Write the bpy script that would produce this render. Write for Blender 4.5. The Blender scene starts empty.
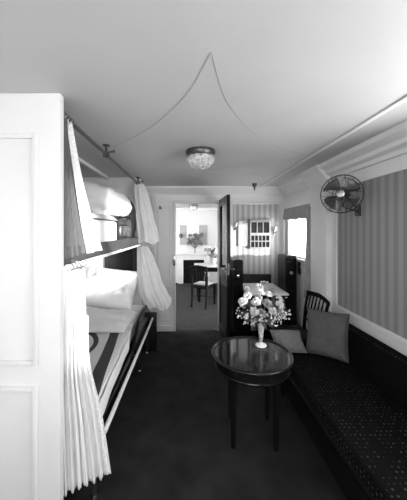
import bpy, bmesh, math, random
from mathutils import Vector, Matrix, noise as mnoise
random.seed(7)
S = bpy.context.scene
C = S.collection
PI = math.pi
V = Vector

# ------------------------------------------------------------------ materials
def new_mat(name):
    m = bpy.data.materials.new(name); m.use_nodes = True
    nt = m.node_tree; nt.nodes.clear()
    out = nt.nodes.new('ShaderNodeOutputMaterial')
    return m, nt, out

def N(nt, typ, **kw):
    n = nt.nodes.new(typ)
    for k, v in kw.items():
        setattr(n, k, v)
    return n

def g(v): return (v, v, v, 1.0)

def mat(name, col, rough=0.5, metal=0.0, var=0.12, nscale=8.0, bump=0.0, bscale=60.0, spec=0.5, coat=0.0, stretch=(1, 1, 1), trans=0.0):
    m, nt, out = new_mat(name)
    p = N(nt, 'ShaderNodeBsdfPrincipled')
    p.inputs['Roughness'].default_value = rough
    p.inputs['Metallic'].default_value = metal
    p.inputs['Specular IOR Level'].default_value = spec
    p.inputs['Coat Weight'].default_value = coat
    tc = N(nt, 'ShaderNodeTexCoord')
    mp = N(nt, 'ShaderNodeMapping'); mp.inputs['Scale'].default_value = stretch
    nt.links.new(tc.outputs['Object'], mp.inputs['Vector'])
    no = N(nt, 'ShaderNodeTexNoise'); no.inputs['Scale'].default_value = nscale; no.inputs['Detail'].default_value = 4
    nt.links.new(mp.outputs[0], no.inputs['Vector'])
    r = N(nt, 'ShaderNodeValToRGB')
    r.color_ramp.elements[0].position = 0.3; r.color_ramp.elements[0].color = g(col * (1 - var))
    r.color_ramp.elements[1].position = 0.7; r.color_ramp.elements[1].color = g(min(1, col * (1 + var)))
    nt.links.new(no.outputs['Fac'], r.inputs['Fac'])
    nt.links.new(r.outputs['Color'], p.inputs['Base Color'])
    if bump > 0:
        b2 = N(nt, 'ShaderNodeTexNoise'); b2.inputs['Scale'].default_value = bscale; b2.inputs['Detail'].default_value = 3
        nt.links.new(mp.outputs[0], b2.inputs['Vector'])
        b = N(nt, 'ShaderNodeBump'); b.inputs['Strength'].default_value = bump; b.inputs['Distance'].default_value = 0.01
        nt.links.new(b2.outputs['Fac'], b.inputs['Height'])
        nt.links.new(b.outputs['Normal'], p.inputs['Normal'])
    if trans > 0:
        t = N(nt, 'ShaderNodeBsdfTranslucent')
        nt.links.new(r.outputs['Color'], t.inputs['Color'])
        mx = N(nt, 'ShaderNodeMixShader'); mx.inputs[0].default_value = trans
        nt.links.new(p.outputs[0], mx.inputs[1]); nt.links.new(t.outputs[0], mx.inputs[2])
        nt.links.new(mx.outputs[0], out.inputs['Surface'])
    else:
        nt.links.new(p.outputs[0], out.inputs['Surface'])
    m['bsdf'] = p.name
    return m

def glass(name, tint=0.95, refl=0.5, rough=0.02, body=0.0):
    m, nt, out = new_mat(name)
    tr = N(nt, 'ShaderNodeBsdfTransparent'); tr.inputs['Color'].default_value = g(tint)
    gl = N(nt, 'ShaderNodeBsdfGlossy'); gl.inputs['Roughness'].default_value = rough; gl.inputs['Color'].default_value = g(0.95)
    lw = N(nt, 'ShaderNodeLayerWeight'); lw.inputs['Blend'].default_value = refl
    mx = N(nt, 'ShaderNodeMixShader')
    nt.links.new(lw.outputs['Fresnel'], mx.inputs[0])
    nt.links.new(tr.outputs[0], mx.inputs[1]); nt.links.new(gl.outputs[0], mx.inputs[2])
    last = mx
    if body > 0:
        d = N(nt, 'ShaderNodeBsdfDiffuse'); d.inputs['Color'].default_value = g(0.85)
        no = N(nt, 'ShaderNodeTexVoronoi'); no.inputs['Scale'].default_value = 45
        tc = N(nt, 'ShaderNodeTexCoord'); nt.links.new(tc.outputs['Object'], no.inputs['Vector'])
        mu = N(nt, 'ShaderNodeMath', operation='MULTIPLY'); mu.inputs[1].default_value = body * 2
        nt.links.new(no.outputs['Distance'], mu.inputs[0])
        m2 = N(nt, 'ShaderNodeMixShader')
        ad = N(nt, 'ShaderNodeMath', operation='ADD', use_clamp=True); ad.inputs[1].default_value = body * 0.6
        nt.links.new(mu.outputs[0], ad.inputs[0]); nt.links.new(ad.outputs[0], m2.inputs[0])
        nt.links.new(mx.outputs[0], m2.inputs[1]); nt.links.new(d.outputs[0], m2.inputs[2])
        last = m2
    nt.links.new(last.outputs[0], out.inputs['Surface'])
    return m

def stripes(name, axis, a, b, period):
    m, nt, out = new_mat(name)
    p = N(nt, 'ShaderNodeBsdfPrincipled'); p.inputs['Roughness'].default_value = 0.6
    tc = N(nt, 'ShaderNodeTexCoord'); sx = N(nt, 'ShaderNodeSeparateXYZ')
    nt.links.new(tc.outputs['Object'], sx.inputs[0])
    mu = N(nt, 'ShaderNodeMath', operation='MULTIPLY'); mu.inputs[1].default_value = 2 * PI / period
    nt.links.new(sx.outputs[axis], mu.inputs[0])
    si = N(nt, 'ShaderNodeMath', operation='SINE'); nt.links.new(mu.outputs[0], si.inputs[0])
    mu2 = N(nt, 'ShaderNodeMath', operation='MULTIPLY'); mu2.inputs[1].default_value = 4 * PI / period
    nt.links.new(sx.outputs[axis], mu2.inputs[0])
    s2 = N(nt, 'ShaderNodeMath', operation='SINE'); nt.links.new(mu2.outputs[0], s2.inputs[0])
    ml = N(nt, 'ShaderNodeMath', operation='MULTIPLY_ADD'); ml.inputs[1].default_value = 0.35
    nt.links.new(s2.outputs[0], ml.inputs[0]); nt.links.new(si.outputs[0], ml.inputs[2])
    r = N(nt, 'ShaderNodeValToRGB')
    r.color_ramp.elements[0].position = 0.4; r.color_ramp.elements[0].color = g(a)
    r.color_ramp.elements[1].position = 0.6; r.color_ramp.elements[1].color = g(b)
    ma = N(nt, 'ShaderNodeMath', operation='MULTIPLY_ADD'); ma.inputs[1].default_value = 0.4; ma.inputs[2].default_value = 0.5
    nt.links.new(ml.outputs[0], ma.inputs[0]); nt.links.new(ma.outputs[0], r.inputs['Fac'])
    nt.links.new(r.outputs[0], p.inputs['Base Color']); nt.links.new(p.outputs[0], out.inputs['Surface'])
    return m

def dots(name, base, dot, scale):
    m, nt, out = new_mat(name)
    p = N(nt, 'ShaderNodeBsdfPrincipled'); p.inputs['Roughness'].default_value = 0.8; p.inputs['Specular IOR Level'].default_value = 0.05
    tc = N(nt, 'ShaderNodeTexCoord'); vo = N(nt, 'ShaderNodeTexVoronoi'); vo.inputs['Scale'].default_value = scale; vo.inputs['Randomness'].default_value = 0.15
    nt.links.new(tc.outputs['Object'], vo.inputs['Vector'])
    r = N(nt, 'ShaderNodeValToRGB')
    r.color_ramp.elements[0].position = 0.20; r.color_ramp.elements[0].color = g(dot)
    r.color_ramp.elements[1].position = 0.30; r.color_ramp.elements[1].color = g(base)
    nt.links.new(vo.outputs['Distance'], r.inputs['Fac'])
    nt.links.new(r.outputs[0], p.inputs['Base Color']); nt.links.new(p.outputs[0], out.inputs['Surface'])
    return m

def blanket_mat():
    # woven pattern of the lower blanket: a dark lengthwise band and a dark oval line
    m, nt, out = new_mat('patterned_blanket')
    p = N(nt, 'ShaderNodeBsdfPrincipled'); p.inputs['Roughness'].default_value = 0.9; p.inputs['Specular IOR Level'].default_value = 0.1
    tc = N(nt, 'ShaderNodeTexCoord'); sx = N(nt, 'ShaderNodeSeparateXYZ'); nt.links.new(tc.outputs['Object'], sx.inputs[0])
    def M(op, a, b=None, c=None):
        n = N(nt, 'ShaderNodeMath', operation=op)
        for i, q in enumerate((a, b, c)):
            if q is None: continue
            if isinstance(q, (int, float)): n.inputs[i].default_value = q
            else: nt.links.new(q, n.inputs[i])
        return n.outputs[0]
    x, y = sx.outputs[0], sx.outputs[1]
    xs = M('MULTIPLY_ADD', y, 0.135, x)                  # slanted coordinate: x + .135 y
    band = M('LESS_THAN', M('ABSOLUTE', M('ADD', xs, 0.375)), 0.042)
    ex = M('DIVIDE', M('ADD', x, 1.0), 0.20); ey = M('DIVIDE', M('SUBTRACT', y, 2.14), 0.30)
    rr = M('SQRT', M('ADD', M('MULTIPLY', ex, ex), M('MULTIPLY', ey, ey)))
    ring = M('LESS_THAN', M('ABSOLUTE', M('SUBTRACT', rr, 1.0)), 0.10)
    fac = M('MAXIMUM', band, ring)
    mx = N(nt, 'ShaderNodeMix', data_type='RGBA')
    mx.inputs['A'].default_value = g(0.52); mx.inputs['B'].default_value = g(0.05)
    nt.links.new(fac, mx.inputs['Factor'])
    no = N(nt, 'ShaderNodeTexNoise'); no.inputs['Scale'].default_value = 120; nt.links.new(tc.outputs['Object'], no.inputs['Vector'])
    b = N(nt, 'ShaderNodeBump'); b.inputs['Strength'].default_value = 0.3; b.inputs['Distance'].default_value = 0.004
    nt.links.new(no.outputs['Fac'], b.inputs['Height']); nt.links.new(b.outputs['Normal'], p.inputs['Normal'])
    nt.links.new(mx.outputs['Result'], p.inputs['Base Color']); nt.links.new(p.outputs[0], out.inputs['Surface'])
    return m

M = dict(
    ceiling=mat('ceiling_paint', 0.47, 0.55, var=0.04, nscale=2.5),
    wall=mat('painted_wood', 0.70, 0.4, var=0.03, nscale=3),
    trim=mat('trim_paint', 0.66, 0.4, var=0.03),
    line=mat('ceiling_bead_paint', 0.42, 0.6, var=0.1),
    carpet=mat('dark_carpet', 0.024, 0.95, var=0.3, nscale=5, bump=0.6, bscale=300, spec=0.1),
    farcarpet_lit=mat('far_carpet_lit', 0.04, 0.95, var=0.12, nscale=6, bump=0.4, bscale=200, spec=0.1),  # same carpet as the cabin, toned lighter for the far room's brighter light
    darkwood=mat('dark_polished_wood', 0.007, 0.2, var=0.4, nscale=6, stretch=(1, 8, 1), spec=0.3),
    tablewood=mat('table_black_wood', 0.005, 0.08, var=0.4, nscale=5, stretch=(1, 6, 1), spec=0.5),
    chairwood=mat('chair_dark_wood', 0.005, 0.6, var=0.3, nscale=9, spec=0.08),
    doorwood=mat('door_dark_wood', 0.007, 0.3, var=0.4, nscale=5, stretch=(6, 6, 1), spec=0.2),
    leather=mat('dark_leather', 0.009, 0.4, var=0.3, nscale=20, bump=0.15, bscale=90, spec=0.3),
    bag=mat('glossy_bag_leather', 0.05, 0.25, var=0.5, nscale=7, bump=0.1, bscale=60),
    blackcloth=mat('black_cloth', 0.01, 0.9, var=0.2, bump=0.3),
    white=mat('white_linen', 0.82, 0.85, var=0.03, nscale=20, bump=0.12, bscale=25, spec=0.15),
    sheet=mat('white_sheet', 0.85, 0.85, var=0.02, bump=0.08, bscale=30, spec=0.15),
    quilt=mat('pale_quilt', 0.60, 0.9, var=0.05, bump=0.2, bscale=18, spec=0.1),
    foldgrey=mat('folded_blanket_wool', 0.5, 0.9, var=0.12, nscale=60, bump=0.3, bscale=150),
    cream=mat('white_curtain_cloth', 0.87, 0.85, var=0.04, nscale=10, trans=0.25, spec=0.1),
    lace=mat('lace_cloth', 0.80, 0.9, var=0.16, nscale=90, trans=0.2, bump=0.3, bscale=120, spec=0.1),
    greydrape=mat('grey_drape_cloth', 0.10, 0.8, var=0.15, nscale=6, stretch=(1, 30, 1), spec=0.2),
    valance=mat('valance_cloth', 0.34, 0.85, var=0.25, nscale=10, stretch=(1, 12, 1), spec=0.1),
    cushion=mat('grey_cushion_cloth', 0.095, 0.85, var=0.10, nscale=30, bump=0.15, bscale=120, spec=0.1),
    cushionlight=mat('pale_cushion_cloth', 0.17, 0.85, var=0.1, nscale=30, bump=0.15, bscale=120, spec=0.1),
    cloth=mat('table_linen', 0.74, 0.8, var=0.03, spec=0.1),
    seatcloth=mat('pale_seat_cloth', 0.3, 0.8, var=0.1),
    fartop=mat('far_table_top', 0.5, 0.25, var=0.06),
    metalwhite=mat('white_enamel_tube', 0.72, 0.3, var=0.05),
    chrome=mat('polished_metal', 0.75, 0.15, metal=1.0, var=0.05),
    brass=mat('pale_brass', 0.28, 0.25, metal=1.0, var=0.1),
    darkmetal=mat('dark_bronze', 0.10, 0.35, metal=0.7, var=0.3),
    blackmetal=mat('black_metal', 0.02, 0.35, var=0.2),
    iron=mat('firebox_black', 0.006, 0.8, var=0.3, spec=0.1),
    petal=mat('pale_petal', 0.66, 0.7, var=0.22, nscale=50, trans=0.12, spec=0.1),
    petalgrey=mat('mid_petal', 0.32, 0.7, var=0.25, nscale=50, trans=0.12, spec=0.1),
    stem=mat('stem_green_grey', 0.07, 0.6, var=0.2),
    paneldark=mat('dark_pane', 0.018, 0.12, var=0.2),
    panelgrey=mat('grey_panel', 0.36, 0.5, var=0.08),
    mirror=mat('mirror_glare_pale', 0.8, 0.1, metal=0.6, var=0.04),  # pale metallic tone put in for sun glare
    glass=glass('clear_glass', 0.97, 0.04),
    doorglass=glass('door_glass', 0.9, 0.3),
    bowl=glass('cut_glass', 0.86, 0.3, 0.1, body=0.22),
    vaseglass=glass('vase_glass', 0.85, 0.5, 0.05, body=0.3),
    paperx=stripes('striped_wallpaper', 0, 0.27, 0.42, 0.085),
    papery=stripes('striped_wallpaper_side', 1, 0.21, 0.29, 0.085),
    cabframe=mat('cabinet_frame_paint', 0.27, 0.45, var=0.08),
    boarddark=mat('grey_berth_board', 0.05, 0.35, var=0.3, nscale=4),
    sofa=dots('dotted_upholstery', 0.005, 0.06, 36),
    blanket=blanket_mat(),
)

# ------------------------------------------------------------------ mesh helper
class MB:
    def __init__(s): s.bm = bmesh.new()
    def box(s, x0, x1, y0, y1, z0, z1, bev=0.0, seg=2):
        t = bmesh.new(); bmesh.ops.create_cube(t, size=1)
        for v in t.verts:
            v.co = V(((x0 + x1) / 2 + v.co.x * (x1 - x0), (y0 + y1) / 2 + v.co.y * (y1 - y0), (z0 + z1) / 2 + v.co.z * (z1 - z0)))
        if bev > 0:
            bmesh.ops.bevel(t, geom=t.edges[:], offset=bev, segments=seg, profile=0.6, affect='EDGES')
        return s.merge(t)
    def merge(s, t, mtx=None):
        me = bpy.data.meshes.new('tmp'); t.to_mesh(me); t.free()
        if mtx is not None: me.transform(mtx)
        s.bm.from_mesh(me); bpy.data.meshes.remove(me)
        return s
    def tube(s, pts, r, n=10, closed=False, cap=True):
        pts = [V(p) for p in pts]; k = len(pts)
        rs = r if isinstance(r, (list, tuple)) else [r] * k
        rings = []; up = None
        for i, p in enumerate(pts):
            if closed: d = pts[(i + 1) % k] - pts[i - 1]
            else: d = pts[min(i + 1, k - 1)] - pts[max(i - 1, 0)]
            d.normalize()
            if up is None:
                up = V((0, 0, 1)) if abs(d.z) < 0.9 else V((1, 0, 0))
            a = d.cross(up); 
            if a.length < 1e-5: a = d.orthogonal()
            a.normalize(); b = d.cross(a).normalized(); up = b.cross(d) if False else up
            rings.append([s.bm.verts.new(p + (a * math.cos(2 * PI * j / n) + b * math.sin(2 * PI * j / n)) * rs[i]) for j in range(n)])
        m = k if closed else k - 1
        for i in range(m):
            A, B = rings[i], rings[(i + 1) % k]
            for j in range(n):
                s.bm.faces.new((A[j], A[(j + 1) % n], B[(j + 1) % n], B[j]))
        if not closed and cap:
            s.bm.faces.new(rings[0][::-1]); s.bm.faces.new(rings[-1])
        return s
    def lathe(s, prof, c=(0, 0, 0), n=32, sx=1, sy=1, flute=0, fa=0.0):
        c = V(c); rings = []
        for (r, z) in prof:
            if r < 1e-5: rings.append([s.bm.verts.new(c + V((0, 0, z)))])
            else:
                ring = []
                for j in range(n):
                    a = 2 * PI * j / n; q = r * (1 + fa * math.cos(flute * a)) if flute else r
                    ring.append(s.bm.verts.new(c + V((q * math.cos(a) * sx, q * math.sin(a) * sy, z))))
                rings.append(ring)
        for i in range(len(rings) - 1):
            A, B = rings[i], rings[i + 1]
            for j in range(n):
                if len(A) == 1 and len(B) == 1: continue
                if len(A) == 1: s.bm.faces.new((A[0], B[(j + 1) % n], B[j]))
                elif len(B) == 1: s.bm.faces.new((A[j], A[(j + 1) % n], B[0]))
                else: s.bm.faces.new((A[j], A[(j + 1) % n], B[(j + 1) % n], B[j]))
        if len(rings[0]) > 1: s.bm.faces.new(rings[0][::-1])
        if len(rings[-1]) > 1: s.bm.faces.new(rings[-1])
        return s
    def prism(s, poly, axis, a, b):
        # poly: list of 2-D points; extruded along axis ('x','y','z') from a to b
        def mk(p, t):
            return {'x': V((t, p[0], p[1])), 'y': V((p[0], t, p[1])), 'z': V((p[0], p[1], t))}[axis]
        A = [s.bm.verts.new(mk(p, a)) for p in poly]; B = [s.bm.verts.new(mk(p, b)) for p in poly]
        k = len(poly)
        s.bm.faces.new(A); s.bm.faces.new(B[::-1])
        for i in range(k): s.bm.faces.new((A[i], B[i], B[(i + 1) % k], A[(i + 1) % k]))
        return s
    def grid(s, f, nu, nv, closed_u=False):
        rows = [[s.bm.verts.new(V(f(i / (nu if closed_u else nu - 1), j / (nv - 1)))) for i in range(nu)] for j in range(nv)]
        for j in range(nv - 1):
            for i in range(nu if closed_u else nu - 1):
                k = (i + 1) % nu
                s.bm.faces.new((rows[j][i], rows[j][k], rows[j + 1][k], rows[j + 1][i]))
        return s
    def ball(s, c, r, seg=16, sc=(1, 1, 1)):
        t = bmesh.new(); bmesh.ops.create_uvsphere(t, u_segments=seg, v_segments=max(6, seg // 2), radius=r)
        return s.merge(t, Matrix.Translation(V(c)) @ Matrix.Diagonal((*sc, 1)))
    def xf(s, mtx):
        bmesh.ops.transform(s.bm, matrix=mtx, verts=s.bm.verts[:]); return s
    def build(s, name, m, parent=None, thick=0.0, sub=0, ang=35):
        bmesh.ops.recalc_face_normals(s.bm, faces=s.bm.faces[:])
        me = bpy.data.meshes.new(name); s.bm.to_mesh(me); s.bm.free()
        for p in me.polygons: p.use_smooth = True
        me.set_sharp_from_angle(angle=math.radians(ang))
        me.materials.append(m)
        o = bpy.data.objects.new(name, me); C.objects.link(o)
        if parent is not None:
            o.parent = parent
            o.location = -parent_origin(parent)
        if thick > 0:
            md = o.modifiers.new('thickness', 'SOLIDIFY'); md.thickness = thick; md.offset = 0
        if sub:
            md = o.modifiers.new('smooth', 'SUBSURF'); md.levels = sub; md.render_levels = sub
        return o

def parent_origin(p):
    # world location of a (never rotated while building) parent chain
    l = V(p.location); q = p.parent
    while q is not None:
        l = l + V(q.location); q = q.parent
    return l

def tag(o, label=None, cat=None, group=None, kind=None):
    if label: o['label'] = label
    if cat: o['category'] = cat
    if group: o['group'] = group
    if kind: o['kind'] = kind
    return o

def thing(name, loc, label, cat, group=None):
    o = bpy.data.objects.new(name, None); C.objects.link(o); o.location = loc; o.empty_display_size = 0.1
    return tag(o, label, cat, group)

def struct(o): o['kind'] = 'structure'; return o

def copy_tree(o, parent=None):
    c = o.copy(); C.objects.link(c)
    if parent is not None: c.parent = parent
    for ch in list(o.children): copy_tree(ch, c)
    return c

def lerp(a, b, t): return a + (b - a) * t
def curve_at(pts, t):
    # smooth interpolation through a list of points
    k = len(pts) - 1; x = min(max(t, 0), 1) * k; i = min(int(x), k - 1); f = x - i
    p0 = V(pts[max(i - 1, 0)]); p1 = V(pts[i]); p2 = V(pts[i + 1]); p3 = V(pts[min(i + 2, k)])
    return 0.5 * ((2 * p1) + (p2 - p0) * f + (2 * p0 - 5 * p1 + 4 * p2 - p3) * f * f + (3 * p1 - p0 - 3 * p2 + p3) * f ** 3)

# ------------------------------------------------------------------ the room shell
H = 2.25; YB = 4.07; XL = -1.45; XR = 1.47; YR = -1.3; YF = 7.78

def wall_with_holes(axis, t0, t1, a0, a1, z0, z1, holes):
    """wall slab; axis 'x' = normal along x (a runs along y), axis 'y' = normal along y (a runs along x)"""
    m = MB(); cuts = sorted(set([a0, a1] + [h[0] for h in holes] + [h[1] for h in holes]))
    for p, q in zip(cuts[:-1], cuts[1:]):
        zs = [(z0, z1)]
        for h in holes:
            if h[0] <= p + 1e-6 and q - 1e-6 <= h[1]:
                nz = []
                for (u, w) in zs:
                    if h[2] > u: nz.append((u, min(w, h[2])))
                    if h[3] < w: nz.append((max(u, h[3]), w))
                zs = nz
        for (u, w) in zs:
            if w - u > 1e-5:
                if axis == 'x': m.box(t0, t1, p, q, u, w)
                else: m.box(p, q, t0, t1, u, w)
    return m

struct(MB().box(XL - .1, XR + .1, YR - .1, YB + .03, -.06, 0).build('floor', M['carpet']))
struct(MB().box(-1.8, 2.2, YB + .03, YF + .1, -.06, 0).build('floor_far_room', M['farcarpet_lit']))
struct(MB().box(-1.8, 2.2, YR - .1, YF + .1, H, H + .06).build('ceiling', M['ceiling']))
W1 = (3.25, 3.89, 1.20, 1.85)
W2 = (0.36, 1.50, 1.05, 2.07)
W3 = (-0.38, 0.22, 1.00, 2.07)
struct(wall_with_holes('x', XR, XR + .08, YR, YB + .03, 0, H, [W1, W2, W3]).build('wall_right', M['wall']))
struct(MB().box(XL - .08, XL, YR, YB + .03, 0, H).build('wall_left', M['wall']))
DX0, DX1, DZ = -0.226, 0.44, 2.0
struct(wall_with_holes('y', YB, YB + .06, XL, XR, 0, H, [(DX0, DX1, 0, DZ)]).build('wall_back', M['wall']))
W4_fill = (-0.95, 0.8, 1.2, 2.05)  # made-up opening behind the camera, unseen, added as frontal fill light
struct(wall_with_holes('y', YR - .08, YR, XL - .08, XR + .08, 0, H, [W4_fill]).build('wall_rear', M['wall']))
# partitions closing the berths
struct(MB().box(XL, -.655, 3.43, 3.48, 0, H, .004).build('wall_berth_head', M['wall']))
struct(MB().box(XL, -.635, 1.27, 1.31, 0, H, .004).build('wall_berth_foot', M['wall']))
fm = MB()
for (u, w) in ((.14, .82), (.92, 2.05)):
    for b in ((-1.30, -1.275, u, w), (-.765, -.74, u, w), (-1.275, -.765, u, u + .025), (-1.275, -.765, w - .025, w)):
        fm.box(b[0], b[1], 1.256, 1.2695, b[2], b[3], .004)
struct(fm.build('trim_berth_foot', M['trim']))
# far room
W5 = (4.35, 5.9, 0.9, 2.05); W6_fill = (5.0, 6.9, 0.9, 2.05)  # left opening is unseen, added to brighten the far room
struct(wall_with_holes('x', 1.75, 1.83, YB + .06, YF, 0, H, [W5]).build('wall_far_right', M['wall']))
struct(wall_with_holes('x', -1.73, -1.65, YB + .06, YF, 0, H, [W6_fill]).build('wall_far_left', M['wall']))
struct(MB().box(-1.73, 1.83, YF, YF + .08, 0, H).build('wall_far', M['trim']))
struct(MB().box(-1.65, 1.75, YF - .08, YF, H - .09, H, .01).build('trim_far_cornice', M['trim']))

def window(idx, axis, t, hole, side, bars=1):
    """frame, sill and pane set in an opening; t = inner wall face, side = +1 the outside lies at larger t"""
    a0, a1, z0, z1 = hole; f = .016 if idx == 1 else .035
    root = bpy.data.objects.new('window_%d' % idx, None); C.objects.link(root); root['kind'] = 'structure'
    if axis == 'x': root.location = (t, (a0 + a1) / 2, z0)
    else: root.location = ((a0 + a1) / 2, t, z0)
    m = MB()
    def bx(mm, p, q, u, w, d0, d1):
        d0, d1 = sorted((t + side * d0, t + side * d1))
        if axis == 'x': mm.box(d0, d1, p, q, u, w)
        else: mm.box(p, q, d0, d1, u, w)
    e = .001
    bx(m, a0 + e, a0 + f, z0 + e, z1 - e, .02, .06); bx(m, a1 - f, a1 - e, z0 + e, z1 - e, .02, .06)
    bx(m, a0 + f, a1 - f, z0 + e, z0 + f, .02, .06); bx(m, a0 + f, a1 - f, z1 - f, z1 - e, .02, .06)
    m.build('window_frame', M['trim'], root)
    p = MB(); bx(p, a0 + f, a1 - f, z0 + f, z1 - f, .038, .042); p.build('pane', M['glass'], root)
    s = MB(); bx(s, a0 - .03, a1 + .03, z0 - .03, z0 - .004, -.03, -.001); s.build('window_sill', M['trim'], root)
    # sky portal so that the daylight through the opening samples well
    L = bpy.data.lights.new('daylight', 'AREA'); L.shape = 'RECTANGLE'; L.cycles.is_portal = True
    L.size = (a1 - a0); L.size_y = (z1 - z0)
    lo = bpy.data.objects.new('daylight', L); C.objects.link(lo)
    d = t + side * .075
    if axis == 'x':
        lo.location = (d, (a0 + a1) / 2, (z0 + z1) / 2)
        lo.rotation_euler = V((-side, 0, 0)).to_track_quat('-Z', 'Z').to_euler()
    else:
        lo.location = ((a0 + a1) / 2, d, (z0 + z1) / 2)
        lo.rotation_euler = V((0, -side, 0)).to_track_quat('-Z', 'Z').to_euler()
    return root
window(1, 'x', XR, W1, 1); window(2, 'x', XR, W2, 1); window(3, 'x', XR, W3, 1)
window(4, 'y', YR, W4_fill, -1)
window(5, 'x', 1.75, W5, 1); window(6, 'x', -1.65, W6_fill, -1)

# cornices, mouldings
cor_r = [(XR, 2.10), (XR - .03, 2.10), (XR - .04, 2.13), (XR - .075, 2.15), (XR - .085, 2.18), (XR - .14, 2.215), (XR - .15, 2.25), (XR, 2.25)]
struct(MB().prism(cor_r, 'y', YR, YB - .12).build('trim_cornice_right', M['trim'], ang=20))
struct(MB().box(1.075, 1.105, YR, YB - .12, H - .012, H, .003).build('trim_ceiling_batten_right', M['trim']))
cor_b = [(YB, 2.13), (YB - .02, 2.13), (YB - .03, 2.15), (YB - .08, 2.19), (YB - .11, 2.225), (YB - .115, 2.25), (YB, 2.25)]
struct(MB().prism(cor_b, 'x', XL, XR).build('trim_cornice_back', M['trim'], ang=20))
struct(MB().prism([(3.43 - (YB - a), b) for a, b in cor_b], 'x', XL, -.70).build('trim_cornice_berth', M['trim'], ang=20))
struct(MB().box(-1.06, -1.02, 1.31, 3.31, H - .03, H, .004).build('trim_ceiling_batten_berth', M['trim']))
# pier between the window and the papered panel on the right wall, with its little capital
pm = MB().box(1.41, XR, 2.69, 3.04, 0, 2.10, .003).box(1.395, XR, 2.675, 3.055, 2.05, 2.10, .006)
struct(pm.build('trim_pier', M['wall']))
struct(MB().prism([(1.30, 2.25), (1.32, 2.19), (1.375, 2.13), (1.39, 2.10), (XR, 2.10), (XR, 2.25)], 'y', 2.66, 3.07).build('trim_pier_capital', M['trim'], ang=20))
# striped paper inside mouldings
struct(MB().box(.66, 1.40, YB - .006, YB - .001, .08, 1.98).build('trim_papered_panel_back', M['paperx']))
fm = MB()
for b in ((.635, .665, YB - .02, YB - .001, .05, 2.01), (1.395, 1.42, YB - .02, YB - .001, .05, 2.01), (.665, 1.395, YB - .02, YB - .001, 1.98, 2.01)):
    fm.box(*b, .004)
struct(fm.build('trim_panel_frame_back', M['trim']))
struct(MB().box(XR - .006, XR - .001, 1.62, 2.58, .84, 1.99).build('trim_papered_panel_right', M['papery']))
fm = MB()
for b in ((XR - .02, XR - .001, 2.58, 2.61, .80, 2.02), (XR - .02, XR - .001, 1.59, 1.62, .80, 2.02), (XR - .02, XR - .001, 1.62, 2.58, 1.99, 2.02), (XR - .02, XR - .001, 1.62, 2.58, .80, .84)):
    fm.box(*b, .004)
struct(fm.build('trim_panel_frame_right', M['trim']))
# white panelling left of the doorway
fm = MB()
def frame_on_back(mm, x0, x1, z0, z1, w=.018, d=.012):
    for b in ((x0, x0 + w, z0, z1), (x1 - w, x1, z0, z1), (x0 + w, x1 - w, z0, z0 + w), (x0 + w, x1 - w, z1 - w, z1)):
        mm.box(b[0], b[1], YB - d, YB - .0005, b[2], b[3], .003)
fm.box(-.60, -.535, YB - .03, YB - .0005, 0, 2.12, .005)
frame_on_back(fm, -.50, -.30, .80, 1.93); frame_on_back(fm, -.50, -.30, .16, .70)
struct(fm.build('trim_panelling_back', M['trim']))
struct(MB().box(-.52, DX0 - .04, YB - .02, YB - .0005, 0, .09, .004).build('baseboard_back', M['trim']))
# door casing
cm = MB()
cm.box(DX0 - .04, DX0, YB - .022, YB + .075, 0, DZ + .04, .004).box(DX1, DX1 + .04, YB - .022, YB + .075, 0, DZ + .04, .004).box(DX0, DX1, YB - .022, YB + .075, DZ, DZ + .04, .004)
struct(cm.build('trim_door_casing', M['trim']))
# panel under the window
fm = MB()
for b in ((XR - .015, XR - .001, 3.30, 3.32, .2, 1.1), (XR - .015, XR - .001, 3.85, 3.87, .2, 1.1), (XR - .015, XR - .001, 3.32, 3.85, 1.08, 1.1), (XR - .015, XR - .001, 3.32, 3.85, .2, .22)):
    fm.box(*b, .003)
struct(fm.build('trim_panel_under_window', M['trim']))
# raised bead lines curving over the ceiling
def ceiling_line(name, pts):
    q = [curve_at(pts, i / 40) for i in range(41)]
    struct(MB().tube(q, .0014, 6).build(name, M['line']))
zc = H - .0015
ceiling_line('trim_ceiling_bead_left', [(.078, .98, zc), (.005, 1.227, zc), (-.113, 1.464, zc), (-.305, 1.76, zc), (-.62, 2.10, zc)])
ceiling_line('trim_ceiling_bead_right', [(.082, .98, zc), (.151, 1.23, zc), (.248, 1.47, zc), (.438, 1.796, zc), (.72, 2.12, zc), (1.045, 2.32, zc)])
ceiling_line('trim_ceiling_bead_cross', [(1.045, 2.32, zc), (.76, 2.54, zc), (.305, 2.856, zc), (.10, 3.02, zc)])

# ------------------------------------------------------------------ open door
dr = bpy.data.objects.new('door_1', None); C.objects.link(dr); dr['kind'] = 'structure'
dr.location = (.45, YB - .03, 0.012)
tag(dr, 'dark wooden door with a glazed upper half standing open into the cabin', 'door')
Wd, Td = .66, .042      # built along -Y from the hinge, thickness along +X
o0 = V(dr.location)
m = MB()
m.box(0, Td, -.09, 0, 0, 2.03, .003).box(0, Td, -Wd, -Wd + .09, 0, 2.03, .003)
m.box(0, Td, -Wd + .09, -.09, 1.93, 2.03, .003).box(0, Td, -Wd + .09, -.09, .88, 1.0, .003).box(0, Td, -Wd + .09, -.09, 0, .16, .003)
m.xf(Matrix.Translation(o0)); m.build('door_frame', M['doorwood'], dr)
m = MB().box(.012, .030, -Wd + .09, -.09, .16, .88); m.xf(Matrix.Translation(o0)); m.build('lower_panel', M['doorwood'], dr)
m = MB().box(.018, .024, -Wd + .09, -.09, 1.0, 1.93); m.xf(Matrix.Translation(o0)); m.build('glass_pane', M['doorglass'], dr)
m = MB().box(-.004, -.0005, -Wd + .02, -Wd + .06, .93, 1.12, .001); m.tube([(-.004, -Wd + .04, 1.05), (-.04, -Wd + .04, 1.05)], .008).tube([(-.04, -Wd + .03, 1.05), (-.04, -Wd + .13, 1.05)], .009)
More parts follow.
